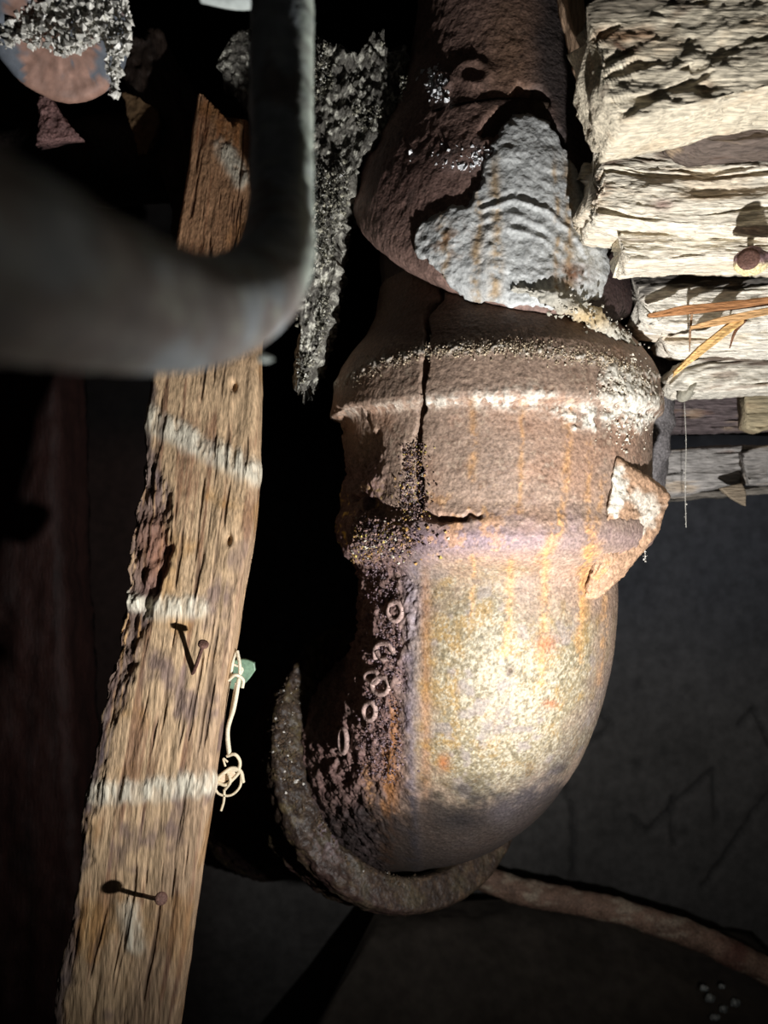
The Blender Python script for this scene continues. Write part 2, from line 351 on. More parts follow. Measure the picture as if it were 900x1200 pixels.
def iron_col(V, px, py, UV):
    n = fbm(V, 45, 4, 31); n2 = fbm(V, 160, 4, 32); n3 = fbm(V, 600, 3, 33)
    c = RUST*(1+0.22*n+0.18*n3)[..., None]
    c = mix(c, lin(142, 104, 80), sm(n, -0.1, 0.6)*0.45); c = mix(c, RUST_AND_SHADE, sm(n2, 0.1, 0.8)*0.4)
    c = mix(c, lin(176, 160, 140), sm(n3+n2*0.5, 0.35, 0.9)*0.35)
    c = mix(c, RUST_AND_SHADE*0.75, (1-sm(py, 385, 412))*0.75)  # shade on the hub shoulder painted in above the lip
    # worn tan belly of the bend
    b = sdpoly(px, py, [(500, 680), (600, 700), (700, 735), (705, 820), (665, 900), (600, 950), (530, 950), (495, 880), (490, 760)])
    w = sm(b+35*n+10*n2, -45, 40)
    c = mix(c, TAN*(1+0.35*n3+0.15*n2)[..., None], w); c = mix(c, lin(134, 108, 66), w*sm(n2+0.7*blob(px, py, 515, 760, 45, 110), 0.15, 0.8)*0.75)
    c = mix(c, lin(156, 148, 130), w*sm(0.8*n3+1.1*fbm(V, 1300, 2, 46)+1.0*blob(px, py, 600, 810, 70, 110)-0.2, 0.1, 0.9)*0.75)  # pale speckle gathers mid-belly, painting in the torch's bright spot
    c = mix(c, lin(122, 112, 108), w*sm(fbm(V, 110, 4, 41), 0.2, 0.6)*0.7)
    # corroded purple grey streak
    sx = np.interp(py, [560, 640, 700, 800, 900, 1000], [486, 482, 484, 481, 482, 488]); sw = np.interp(py, [560, 640, 700, 800, 900, 1000], [14, 24, 16, 11, 6, 6])
    c = mix(c, PURP*(1+0.5*n3)[..., None], np.exp(-((px-sx+5*n2)/sw)**2)*(0.75+0.5*n2)*sm(py, 540, 620))
    cl = np.exp(-((py-632-3*n)/17)**2)*(1-0.55*sm(px, 560, 700)); c = mix(c, lin(118, 100, 108)*(1+0.5*n2)[..., None], cl*0.85)
    c = mix(c, lin(150, 130, 132), 0.4*np.exp(-(pdist(px, py, [(500, 660), (560, 625), (640, 600), (690, 620)])/16)**2)*sm(n2, -0.4, 0.4))
    # left flank dark rust and orange runs below the figures
    c = mix(c, lin(104, 80, 78)*(1+0.6*n2)[..., None], pit_mask(px, py)*0.8)
    c = mix(c, lin(150, 100, 52), np.exp(-((px-455)/12)**2)*sm(py, 800, 850)*0.8*sm(fbm(V, (200, 200, 30), 3, 42), -0.3, 0.4))
    c = mix(c, lin(168, 108, 48), np.exp(-((px-499)/6)**2)*sm(py, 640, 700)*(1-sm(py, 900, 980))*0.3)
    # drips
    dr = hub_drips+[([(600, 660), (598, 700), (594, 772)], 5), ([(650, 600), (641, 650), (640, 690), (636, 800)], 4.5), ([(692, 620), (684, 680), (678, 780)], 5),
                    ([(655, 600), (650, 640), (632, 655)], 6), ([(700, 640), (688, 665), (684, 720)], 8), ([(555, 655), (553, 720)], 3), ([(710, 700), (703, 800)], 4), ([(430, 900), (436, 960)], 5)]
    for poly, wd in dr:
        dd = pdist(px+4*n2, py, poly); c = mix(c, ORANGE*(0.9+0.5*n3)[..., None], np.exp(-(dd/wd)**2)*sm(n2+n3*0.6, -0.7, 0.1)*0.5)
    cb = sm(py, 560, 600)*(1-sm(py, 645, 665))*sm(n2+n3*0.5, 0.2, 0.6); c = mix(c, ORANGE, cb*0.5*(1-sm(px, 560, 640)))
    c = mix(c, YEL, cb*(1-sm(px, 450, 490))*0.9)
    # wet black stains under the belly
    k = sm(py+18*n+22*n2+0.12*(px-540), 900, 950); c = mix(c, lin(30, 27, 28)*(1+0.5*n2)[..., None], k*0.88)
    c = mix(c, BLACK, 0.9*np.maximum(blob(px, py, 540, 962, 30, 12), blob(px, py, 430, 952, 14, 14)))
    c = mix(c, lin(84, 78, 86), 0.3*np.exp(-(pdist(px, py, [(712, 790), (690, 850), (640, 915), (590, 950)])/18)**2))
    c = mix(c, lin(70, 50, 40), 0.8*blob(px, py, 598, 786, 5)); c = mix(c, lin(150, 84, 50), 0.7*blob(px, py, 640, 755, 12, 10)+0.6*blob(px, py, 645, 825, 9, 5)+0.6*blob(px, py, 520, 893, 7, 10))
    c = mix(c, LIME*(0.85+0.3*n3)[..., None], lime_mask(V, px, py)*0.9); return c
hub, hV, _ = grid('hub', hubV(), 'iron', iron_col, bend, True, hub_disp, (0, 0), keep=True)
# bend body
R = 0.104; HD = np.array([-0.53, 0.848, 0.0]); PHI = math.radians(66)
p0 = np.array([BX-0.004, BY, -0.03]); zb = -0.046
path = [p0+np.array([0, 0, z]) for z in np.linspace(0, zb+0.03, 16)]
pb = path[-1]
for a in np.linspace(0, PHI, 110)[1:]: path.append(pb+HD*R*(1-math.cos(a))+np.array([0, 0, -R*math.sin(a)]))
TE = HD*math.sin(PHI)+np.array([0, 0, -math.cos(PHI)])
for s in np.linspace(0, 0.05, 25)[1:]: path.append(path[-1]+TE*0.05/24)
path = interp(np.array(path), 420); nearend = 0.04
def body_disp(V, px, py, UV):
    d = 0.0005*fbm(V, 35, 3, 1)+0.00015*fbm(V, 420, 3, 2)+pit_mask(px, py)*(0.0024*fbm(V, 210, 4, 7)-0.0004)
    for x, y in ((598, 786), (615, 800), (560, 870)): d = d+0.0012*blob(px, py, x, y, 6)-0.002*blob(px, py, x, y, 2.5)
    sx = np.interp(py, [560, 640, 700, 800, 900, 1000], [486, 482, 484, 481, 482, 488])
    d = d+np.exp(-((px-sx)/9)**2)*(0.0007+0.0016*fbm(V, 330, 3, 44)*sm(py, 860, 700))
    # flaked hollows next to the figures
    for x, y, rx, ry in ((443, 702, 14, 10), (423, 740, 8, 14), (395, 870, 9, 30), (410, 900, 6, 20)): d = d-0.005*blob(px, py, x, y, rx, ry)*sm(fbm(V, 200, 2, 45), -0.5, 0.2)
    return d
TT, TA, TB = frames(path); kmid = 120
dcam = -path[kmid]; angc = math.atan2(dcam.dot(TB[kmid]), dcam.dot(TA[kmid]))
bodyV = tubeV(path, 0.0682, ang=angles(760, angc, 0.85))
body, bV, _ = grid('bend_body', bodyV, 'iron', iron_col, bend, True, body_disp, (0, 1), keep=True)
# low-poly stand-ins only for ray casting (never linked into the scene)
def bvh_grid(V, su=4, sv=4, wrap=True):
    V = V[::su, ::sv]; nu, nv = V.shape[:2]; idx = np.arange(nu*nv).reshape(nu, nv); nx = np.roll(idx, -1, 1)
    q = np.stack([idx[:-1], nx[:-1], nx[1:], idx[1:]], -1)
    q = (q if wrap else q[:, :-1]).reshape(-1, 4)
    return [tuple(x) for x in V.reshape(-1, 3)], [tuple(int(i) for i in f) for f in q]
def bvh_multi(*Vs):
    vs, fs = [], []
    for V in Vs:
        a, b = bvh_grid(V); k = len(vs); vs += a; fs += [tuple(i+k for i in f) for f in b]
    return BVHTree.FromPolygons(vs, fs)
bvB = bvh_multi(hubV(), bodyV)
# raised casting figures on the flank
def figure(strokes, parent, r=0.0015):
    tubes = []
    for st in strokes:
        pts = []
        for x, y in st:
            h, n = cast(bvB, x, y)
            if h is not None: pts.append(h+n*0.0003*(1 if n.dot(h) < 0 else -1))
        if len(pts) > 2: tubes.append((pts, r, 26))
    if tubes: joined('raised_figure', tubes, 'iron', lambda V: lin(160, 136, 128)*(1+0.3*fbm(V, 400, 3, 3))[:, None], parent)
ell = lambda x, y, rx, ry, tilt=0, a0=0, a1=360: [(x+rx*math.cos(math.radians(a))*math.cos(tilt)-ry*math.sin(math.radians(a))*math.sin(tilt), y+rx*math.cos(math.radians(a))*math.sin(tilt)+ry*math.sin(math.radians(a))*math.cos(tilt)) for a in np.linspace(a0, a1, 22)]
figure([ell(464, 716, 8, 11)], bend)
figure([[(441, 773), (440, 764), (443, 756), (450, 753), (458, 757), (463, 766)], [(443, 764), (449, 772), (456, 770)]], bend)
figure([ell(437, 793, 8, 7), ell(447, 803, 10, 10, 0.2)], bend)
figure([ell(434, 833, 7, 10)], bend)
figure([ell(403, 868, 4, 14)], bend, )
# lug on the right of the hub
bm = bmesh.new()
lp = [P(722, 534, .343), P(713, 603, .338), P(706, 660, .345), P(706, 640, .343), P(683, 704, .358), P(786, 580, .366), P(774, 620, .362), P(728, 676, .354), P(702, 700, .357), P(757, 552, .392), P(752, 640, .40), P(724, 680, .39), P(745, 560, .365), P(712, 566, .36)]
for p in lp: bm.verts.new(p)
bmesh.ops.convex_hull(bm, input=bm.verts[:]); bmesh.ops.triangulate(bm, faces=bm.faces[:])
for _ in range(5): bmesh.ops.subdivide_edges(bm, edges=bm.edges[:], cuts=1, use_grid_fill=True)
for _ in range(3): bmesh.ops.smooth_vert(bm, verts=bm.verts[:], factor=0.5, use_axis_x=True, use_axis_y=True, use_axis_z=True)
bmesh.ops.triangulate(bm, faces=bm.faces[:])
bm.normal_update(); bm.verts.ensure_lookup_table()
V = np.array([v.co[:] for v in bm.verts]); Nn = np.array([v.normal[:] for v in bm.verts]); px, py = proj(V)
V = V+Nn*(0.0008*fbm(V, 180, 4, 3)+0.0006*fbm(V, 600, 3, 2)-0.0016*np.exp(-(pdist(px, py, [(750, 618), (700, 690)])/1.6)**2))[:, None]
tri = np.array([[v.index for v in f.verts] for f in bm.faces]); bm.free()
n2 = fbm(V, 300, 4, 5); c = lin(164, 132, 106)*(1+0.3*n2)[:, None]
c = mix(c, LIME, sm(sdpoly(px, py, [(716, 540), (732, 548), (735, 575), (722, 605), (712, 600)])+5*n2, -4, 4)*0.85)
c = mix(c, LIME, sm(sdpoly(px, py, [(745, 575), (765, 580), (775, 595), (764, 618), (745, 625), (752, 605), (738, 585)])+5*n2, -5, 4)*0.6)
c = mix(c, ORANGE, np.exp(-(pdist(px, py, [(722, 650), (690, 690)])/6)**2)*sm(n2, -0.2, .4)*.7)
mesh_np('lug', V, [], c, 'iron', bend, tri)
# crumbly scale where the crack meets the collar, and lime grains along the lip
def surf_pts(bv, n, f, seed, off=0.0006):
    rng = np.random.RandomState(seed); out = []
    while len(out) < n:
        x, y = f(rng); h, nn = cast(bv, x, y)
        if h is not None: out.append(h-h/np.linalg.norm(h)*off*rng.rand())
    return np.array(out)
def scale_col(p, rng):
    n = len(p); k = rng.rand(n); c = np.tile(lin(124, 100, 92), (n, 1)); c[k > .5] = lin(96, 80, 84); c[k > .8] = lin(160, 124, 72); c[k > .92] = lin(184, 166, 92); c[k > .97] = lin(200, 192, 176)
    return c*(0.6+0.6*rng.rand(n, 1))
pts = surf_pts(bvB, 1500, lambda r: (411+abs(r.randn())*38, 634+r.randn()*11-0.1), 3)
crumbs('corroded_scale', pts, .0003, .0014, 'dirt', scale_col, bend)
pts = surf_pts(bvB, 700, lambda r: (484+r.randn()*9, 520+r.rand()*90), 4); crumbs('crack_scale', pts, .0003, .0009, 'dirt', scale_col, bend)
pts = surf_pts(bvB, 1300, lambda r: (450+r.randn()*14, 660+r.rand()*260), 5)
crumbs('flank_scale', pts, .0003, .0011, 'dirt', lambda p, r: lin(120, 100, 104)*(0.3+0.9*r.rand(len(p), 1)), bend)
pts = surf_pts(bvB, 2600, lambda r: ((lambda x: (x, np.interp(x, [400, 440, 500, 600, 700, 745, 765], [452, 428, 410, 407, 420, 436, 460])+r.randn()*5))(400+365*r.rand()**0.75)), 6)
crumbs('lime_grains', pts, .0002, .0008, 'crumb', lambda p, r: lin(196, 178, 150)*(0.4+0.7*r.rand(len(p), 1)), bend)
pts = surf_pts(bvB, 900, lambda r: (735+r.randn()*16, 468+r.randn()*20), 8)
crumbs('lime_crust', pts, .0004, .0014, 'mortar', lambda p, r: lin(222, 214, 196)*(0.5+0.6*r.rand(len(p), 1)), bend)

# ------------------------------------------------------------ the hub the bend drops into
lower = thing('lower_hub_pipe', 'dark cast iron hub and pipe receiving the lower end of the rusty bend', 'pipe')
c0 = np.array(pb+HD*R*(1-math.cos(PHI))+np.array([0, 0, -R*math.sin(PHI)]))+TE*0.021+np.array([.005, 0, 0])
hp = [(0.012, 0.0700), (0.004, 0.0705), (0.001, 0.0715), (0.0, 0.073), (0.0, 0.088), (0.0006, 0.0895), (0.003, 0.091), (0.012, 0.0915), (0.016, 0.089), (0.022, 0.087), (0.050, 0.0865), (0.062, 0.083), (0.072, 0.072), (0.078, 0.066), (0.24, 0.066)]
s_ = np.array([h[0] for h in hp]); r_ = np.array([h[1] for h in hp]); dd = np.r_[0, np.cumsum(np.hypot(np.diff(s_), np.diff(r_)))]
tt = np.linspace(0, dd[-1]*0.45, 170); tt = np.r_[tt, np.linspace(dd[-1]*0.46, dd[-1], 30)]
a1 = np.cross(TE, [0, 0, 1.]); a1 /= np.linalg.norm(a1); a2 = np.cross(TE, a1)
tha = angles(520); S = np.interp(tt, dd, s_)[:, None, None]; RR = np.interp(tt, dd, r_)[:, None, None]
LV = c0+TE*S+RR*(np.cos(tha)[None, :, None]*a1+np.sin(tha)[None, :, None]*a2)
def low_disp(V, px, py, UV):
    left = 1-sm(px, 380, 470); return 0.0009*fbm(V, 40, 3, 61)+(0.0003+0.0014*left)*fbm(V, 190, 4, 62)
def low_col(V, px, py, UV):
    n = fbm(V, 60, 4, 63); n2 = fbm(V, 260, 4, 64)
    c = lin(62, 50, 42)*(1+0.35*n+0.3*n2)[..., None]; c = mix(c, lin(66, 44, 44), sm(py-px*0.6, 760, 840)*0.8)  # base colour darker than the bend's
    c = mix(c, lin(92, 74, 56), sm(n2, 0.0, .6)*0.5*sm(px, 360, 400)); c = mix(c, lin(74, 68, 50), sm(n, 0, .5)*0.5)
    c = mix(c, lin(120, 104, 116), sm(n2, 0.1, .5)*blob(px, py, 385, 960, 26, 40)*0.8); c = mix(c, lin(88, 76, 42), (1-sm(px, 340, 400))*sm(n2, 0, .6)*0.5)
    c = mix(c, lin(150, 140, 120), 0.7*np.exp(-(pdist(px, py, [(400, 965), (440, 990), (484, 1020)])/7)**2)*sm(n2, -.2, .4)); return c
lhub = grid('hub', LV, 'lowiron', low_col, lower, True, low_disp, (0, 1))
bvL = bvh_multi(LV)
pts = surf_pts(bvL, 1400, lambda r: ((lambda t: (np.interp(t, [0, .35, .7, 1], [330, 340, 378, 470])+r.randn()*12, np.interp(t, [0, .35, .7, 1], [800, 900, 960, 1030])+r.randn()*8))(r.rand())), 12)
crumbs('rim_scale', pts, .0004, .0016, 'dirt', lambda p, r: np.where(r.rand(len(p), 1) > .96, lin(230, 224, 214)[None], lin(96, 78, 60)[None]*(0.3+0.8*r.rand(len(p), 1))), lower)

# ------------------------------------------------------------ the fitting above, with its mortar patch
upper = thing('upper_pipe_fitting', 'dark rusty pipe fitting above the cracked hub, patched with grey trowelled mortar', 'pipe')
# spigot going down into the hub
sp = [np.array([BX, BY, z]) for z in (0.06, 0.10, 0.14, 0.19)]
def neck_col(V, px, py, UV):  # neck coloured dark to carry the shade under the fitting
    n = fbm(V, (140, 140, 25), 4, 71); return mix(lin(62, 47, 40)*(1+0.3*n)[..., None], lin(84, 74, 62), sm(n, .1, .6)*.5)
tube('spigot', sp, [.0585, .0595, .060, .060], 'iron', neck_col, upper, 60, 160, lambda V, px, py, UV: 0.0007*fbm(V, 90, 4, 72))
ub = [(0.128, 0.0590, .0605), (0.1335, 0.0585, .070), (0.140, 0.058, .0735), (0.150, 0.058, .0740), (0.165, 0.0585, .072), (0.185, 0.0605, .0675), (0.205, 0.063, .0605), (0.23, 0.0625, .0515), (0.26, 0.060, .0435), (0.30, 0.059, .040), (0.36, .059, .040), (0.62, .059, .040)]
ubi = interp(np.array([(x, BY, z, r) for z, x, r in ub]), 380)
thu = angles(760, CAMANG, 0.85)
UVv = np.stack(np.broadcast_arrays(ubi[:, 0, None]+ubi[:, 3, None]*np.cos(thu), ubi[:, 1, None]+ubi[:, 3, None]*np.sin(thu), ubi[:, 2, None]), -1).copy()
UVv[..., 2] -= (UVv[..., 0]-BX)*0.27*(1-sm(UVv[..., 2], 0.16, 0.26)) + (BY-UVv[..., 1])*0.62*(1-sm(UVv[..., 2], 0.13, 0.27))
def up_disp(V, px, py, UV):
    d = 0.0007*fbm(V, 45, 3, 81)+0.0004*fbm(V, 330, 4, 82)*(1-0.6*sm(px, 600, 650))
    for x, y, rx, ry in ((555, 85, 18, 13), (520, 95, 9, 9)): d = d+0.0014*np.exp(-((np.hypot((px-x)/rx, (py-y)/ry)-1)/0.35)**2)
    d = d+0.0015*blob(px, py, 545, 180, 26, 22)
    # hollow shaped to hold the shadow above the mortar peak
    e = sdpoly(px+7*fbm(V, 110, 3, 83), py+7*fbm(V, 110, 3, 84), [(560, 152), (592, 118), (606, 100), (636, 106), (652, 150), (664, 172), (630, 165)])
    return d-0.012*sm(e, -3, 4)
def up_col(V, px, py, UV):
    n = fbm(V, 50, 4, 85); n2 = fbm(V, 230, 4, 86); c = lin(134, 108, 98)*(1+0.3*n+0.3*n2)[..., None]
    c = mix(c, lin(138, 108, 86), blob(px, py, 600, 60, 40, 80)*0.8); c = mix(c, lin(66, 61, 60), sm(px+14*n-0.15*py, 600, 640)*0.9)  # barrel's right half painted darker to stand for its shade
    c = mix(c, lin(88, 62, 58), 0.6*blob(px, py, 460, 200, 70, 50)); c = mix(c, lin(48, 42, 40), sm(n2, .3, .8)*.5)
    c = mix(c, lin(60, 44, 42), sm(px, 690, 715)*sm(py, 240, 270)*.8)
    w = np.maximum(blob(px, py, 513, 98, 12, 16), blob(px, py, 548, 186, 26, 14)); return mix(c, lin(150, 146, 146), w*sm(n2, -.3, .5)*.6)
grid('barrel', UVv, 'iron', up_col, upper, True, up_disp, (0, 1))
bvU = bvh_multi(UVv)
pm = [(492, 262), (520, 245), (545, 240), (560, 215), (575, 175), (590, 145), (612, 130), (640, 142), (655, 165), (672, 195), (690, 215), (712, 225), (722, 258), (714, 300), (708, 345), (672, 362), (625, 362), (590, 358), (552, 352), (528, 336), (502, 312), (484, 290)]
tr = [(565, 248), (600, 238), (640, 247), (668, 272), (684, 300)]
def mo_disp(V, X, Y):
    d = 0.0016*fbm(V, 70, 4, 91)+0.0009*fbm(V, 260, 4, 92)
    for k, off in enumerate((0, 17, 33)):
        poly = [(x-off*0.6+4*k*k, y+off) for x, y in tr[k//2:]]; dd_ = pdist(X+5*fbm(V, 90, 3, 96), Y+6*fbm(V, 70, 3, 95), poly); d = d+(0.0011, .0004, .0006)[k]*np.exp(-(dd_/3.2)**2)-(0.0006, .0003, .0003)[k]*np.exp(-((dd_-6)/3.5)**2)
    return d
def mo_col(V, X, Y, sd):
    n = fbm(V, 80, 4, 93); n2 = fbm(V, 300, 4, 94); c = lin(186, 188, 186)*(1+0.2*n+0.2*n2)[..., None]
    for x, w in ((521, 5), (560, 5), (580, 7), (663, 6), (650, 3)):
        c = mix(c, lin(158, 124, 70), np.exp(-((X-x-4*n)/w)**2)*sm(n2, -.6, .3)*.75*sm(Y, 165, 220))
    c = mix(c, lin(120, 88, 68), blob(X, Y, 668, 322, 20, 12)*sm(n2, -.5, .2)); c = mix(c, lin(128, 98, 72), blob(X, Y, 525, 285, 25, 22)*sm(n2, -.1, .4)*.9)
    return c
shell('mortar_patch', bvU, pm, 0.0040, 'mortar', mo_col, upper, 1.5, 5, 5, 0.10, mo_disp)
pts = surf_pts(bvU, 260, lambda r: ((513+r.randn()*7, 98+r.randn()*9) if r.rand() > .5 else (548+r.randn()*17, 186-r.randn()*3+r.randn()*6)), 9)
crumbs('white_flakes', pts, .0005, .0022, 'crumb', lambda p, r: lin(240, 242, 244)*(0.8+0.3*r.rand(len(p), 1)), upper)
# thin flake of scale hanging at the right end of the patch
slab('scale_flake', [P(700, 262, .362), P(700, 300, .362), P(708, 325, .364), P(713, 334, .364)], [P(728, 258, .372), P(733, 300, .374), P(728, 326, .372), P(716, 336, .366)], .003, 'iron',
     lambda V, px, py, UV: lin(96, 78, 76)*(1+.4*fbm(V, (300, 300, 60), 3, 5))[..., None], upper, 60, 24, lambda V, px, py, UV: .0008*fbm(V, (260, 260, 70), 3, 6), (0, .004))
# crumbling mortar bead round the joint
bead = [P(600, 338, .336), P(628, 344, .334), P(660, 356, .336), P(690, 372, .342), P(718, 391, .352), P(738, 410, .366), P(749, 425, .38)]
bd = tag(tube('mortar_bead', bead, [.0010, .0022, .0032, .0036, .0036, .0034, .0026], 'mortar',
     lambda V, px, py, UV: mix(lin(176, 172, 160)*(1+.35*fbm(V, 220, 4, 3))[..., None], lin(190, 156, 90), .6*blob(px, py, 690, 372, 30, 14)), None, 160, 40, lambda V, px, py, UV: .0022*fbm(V, 190, 4, 5)+.0012*fbm(V, 600, 3, 6)), 'crumbling pale mortar bead sloping along the top of the cracked hub', 'mortar')
rng = np.random.RandomState(3); bi = interp(np.array(bead), 700)
crumbs('mortar_grains', bi[150:]+rng.randn(550, 3)*.0028, .0004, .0016, 'mortar', lambda p, r: lin(200, 194, 178)*(0.5+0.6*r.rand(len(p), 1)), bd)

# ------------------------------------------------------------ the crusted branch pipe and its hanging dirt
def dirt_col(V, px, py, UV):
    n = fbm(V, 120, 4, 3); n2 = fbm(V, 500, 3, 4); return mix(lin(92, 89, 82)*(1+.5*n)[..., None], lin(206, 204, 190), sm(n2+.25*sm(py, 150, 330), .15, .6)*.8)
dirt = slab('hanging_dirt', [P(366, 52, .385), P(365, 120, .38), P(364, 200, .375), P(362, 290, .37), P(352, 360, .37), P(350, 400, .37), P(350, 446, .37)],
            [P(478, 46, .40), P(478, 112, .392), P(436, 170, .385), P(400, 250, .38), P(392, 330, .376), P(376, 398, .374), P(356, 448, .372)], .05, 'dirt', dirt_col, None, 260, 110,
            lambda V, px, py, UV: .0035*fbm(V, 90, 4, 7)+.0036*fbm(V, (360, 360, 170), 4, 8), (.009, .01), bevel=.3)
tag(dirt, 'grey crusted dirt hanging in a long ragged tongue beside the upper fitting', 'dirt')
rng = np.random.RandomState(5); pts = []
while len(pts) < 1500:
    x, y = 340+145*rng.rand(), 50+400*rng.rand()
    xl = np.interp(y, [50, 290, 360, 446], [366, 362, 350, 350]); xr = np.interp(y, [50, 120, 176, 250, 330, 398, 448], [478, 470, 424, 402, 393, 376, 356])
    if xl-3 < x < xr+4 and fbm(np.array([[x, y*.6, 0.]]), .05, 3, 33)[0] > .12: pts.append(P(x, y, (.372+.012*(y < 200))-.004*rng.rand()))
crumbs('dirt_grains', pts, .0003, .0015, 'crumb', lambda p, r: lin(196, 192, 172)*(0.12+0.8*r.rand(len(p), 1)**2), dirt)
d2 = slab('crusted_wall_patch', [P(255, 72, .44), P(275, 40, .44), P(310, 20, .44)], [P(262, 82, .44), P(290, 112, .44), P(310, 130, .44)], .03, 'dirt', dirt_col, None, 60, 50,
          lambda V, px, py, UV: .003*fbm(V, 160, 4, 17), (.004, 0)); tag(d2, 'small crusted dirt lump behind the upright of the near bent pipe', 'dirt')
br = thing('crusted_branch_pipe', 'dark dirty branch pipe running left from the upper fitting behind the hanging dirt', 'pipe')
tube('barrel', [np.array([.02, .49, .26]), np.array([-.06, .525, .255]), np.array([-.20, .55, .25]), np.array([-.6, .58, .24])], .030, 'lowiron', lambda V, px, py, UV: lin(34, 28, 26)*(1+.4*fbm(V, 60, 3, 5))[..., None], br, 120, 60, lambda V, px, py, UV: .002*fbm(V, 80, 4, 5))

# ------------------------------------------------------------ the upright board on the left
LE = [(232, 112, .435), (205, 285, .40), (180, 425, .378), (166, 540, .365), (151, 640, .355), (136, 740, .347), (115, 850, .34), (95, 960, .334), (80, 1080, .33), (58, 1200, .327), (30, 1400, .32)]
RE = [(292, 150, .435), (300, 285, .40), (301, 425, .378), (299, 540, .365), (291, 640, .355), (275, 735, .347), (255, 850, .34), (240, 960, .334), (224, 1060, .33), (205, 1200, .327), (180, 1400, .32)]
board = thing('upright_board', 'old brown upright board with pale plaster lath stripes and bent nails, left of the pipes', 'board')
stripes = [([(172, 490), (205, 508), (245, 528), (300, 555)], 15), ([(146, 702), (160, 708)], 10), ([(178, 712), (232, 712)], 13), ([(115, 930), (180, 925), (245, 918)], 14), ([(150, 1065), (158, 1105)], 13), ([(262, 176), (283, 212)], 11)]
def st_mask(V, px, py):
    n = fbm(V, (320, 320, 120), 4, 101); m = 0
    for poly, w in stripes: m = np.maximum(m, np.exp(-(pdist(px, py+5*n, poly)/w)**4)*(0.55+.45*sm(n, -.4, .2)))
    return m
def rot_mask(V, px, py):
    e = np.interp(py, [430, 560, 640, 690, 780, 960, 1200], [178, 164, 151, 143, 128, 95, 60]); w = np.interp(py, [430, 520, 570, 640, 690, 740, 900, 1000, 1200], [6, 14, 40, 48, 50, 40, 22, 18, 18])
    return sm(w-(px-e)+8*fbm(V, 120, 3, 103), -3, 10)
def bd_disp(V, px, py, UV):
    g = UV*np.array([40, 300, 300]); d = .0005*fbm(g, 1, 4, 104)+.001*fbm(V, 30, 3, 105)
    r = rot_mask(V, px, py); d = d+r*(.0028*fbm(UV*np.array([140, 260, 260]), 1, 4, 106)-.0022)*sm(py, 500, 560)*(1-.5*sm(py, 760, 850))
    for x, y in ((268, 632), (274, 452)): d = d-.004*blob(px, py, x, y, 3.5, 6)
    gr = fbm(UV*np.array([30, 420, 420]), 1, 3, 107); d = d-.0008*sm(gr, .45, .8)
    return d+.0012*st_mask(V, px, py)
def bd_col(V, px, py, UV):
    g = fbm(UV*np.array([14, 330, 330]), 1, 4, 108); n = fbm(V, 40, 4, 109); n2 = fbm(UV*np.array([60, 500, 500]), 1, 3, 110)
    c = lin(202, 172, 136)*(1+.22*g+.15*n2)[..., None]; c = mix(c, lin(112, 72, 52), sm(g+.5*n, .1, .7)*.75); c = mix(c, lin(196, 150, 88), sm(n, .1, .6)*.5)
    c = mix(c, lin(150, 84, 44), (1-sm(py, 300, 470))*.5); c = mix(c, lin(92, 76, 84), sm(-n+.2*g, .2, .6)*.7*sm(py, 560, 700))
    c = mix(c, lin(74, 66, 74), rot_mask(V, px, py)*.8*sm(n2+.5, -.2, .4)); c = mix(c, lin(150, 108, 86), rot_mask(V, px, py)*blob(px, py, 190, 650, 30, 50)*.8)
    c = mix(c, lin(96, 72, 68), sm(px+.25*py, 430, 455)*.35); c = mix(c, lin(222, 216, 196)*(1+.25*n2)[..., None], st_mask(V, px, py)*.85)
    gr = fbm(UV*np.array([30, 420, 420]), 1, 3, 107); return mix(c, lin(60, 42, 36), sm(gr, .45, .8)*.6)
slab('plank', [P(*p) for p in LE], [P(*p) for p in RE], .017, 'oldwood', bd_col, board, 620, 150, bd_disp, (.006, 0), bevel=.08)
def nail_at(shadow, head, base, dS, parent, r=.00085, hr=.0024, label=None):
    Sp = Vector(P(*shadow, dS)); best = None
    for k in np.linspace(.5, 1, 801):
        H = L+(Sp-L)*k; x, y = proj(np.array(H)); e = math.hypot(x-head[0], y-head[1])
        if best is None or e < best[0]: best = (e, np.array(H))
    H = best[1]; B = P(*base, dS+.004); mid = (H+B)/2+np.array([.0008, 0, -.0006])
    nl = tube('nail', [B, mid, H], r, 'nail', lin(84, 58, 50), parent, 16, 10)
    dr = (H-mid); dr /= np.linalg.norm(dr)
    q = np.array([H-dr*.0006, H, H+dr*.0001, H+dr*.0012, H+dr*.0014]); t = np.array([r, hr*.9, hr, hr, hr*.6])
    tube('nail_head', list(q), list(t), 'nail', lin(104, 76, 66), nl, 10, 16, smooth=False); return nl
nail_at((211, 737), (237, 757), (213, 812), .347, board)
nail_at((133, 1040), (188, 1054), (163, 1048), .331, board, .0009, .0026)

# ------------------------------------------------------------ near bent pipe
def fp_col(V, px, py, UV):
    n = fbm(V, 120, 4, 3); n2 = fbm(V, 400, 3, 4); c = lin(172, 180, 184)*(1+.15*n)[..., None]; c = mix(c, lin(110, 82, 58), sm(n+.5*sm(-V[..., 2], -.045, -.035), .05, .5)*.6); c = mix(c, lin(206, 218, 204), sm(px, 346, 356)*(1-sm(py, 300, 380))*(.5+.5*sm(n2, -.3, .3)))  # pale green-grey right rim, which also paints in a brighter lit edge
    return mix(c, lin(196, 204, 190), sm(n2, .2, .7)*.4)
near = thing('bent_grey_pipe', 'blurred grey pipe bending from upright to the left close to the camera', 'pipe')
fpts = [(331, -500, .19, .0079), (331, -60, .182, .0074), (330, 100, .176, .0072), (329, 225, .164, .0068), (322, 300, .140, .0069), (290, 348, .117, .0071), (225, 365, .098, .0073), (120, 345, .077, .0077), (0, 310, .062, .0080), (-160, 265, .050, .0084)]
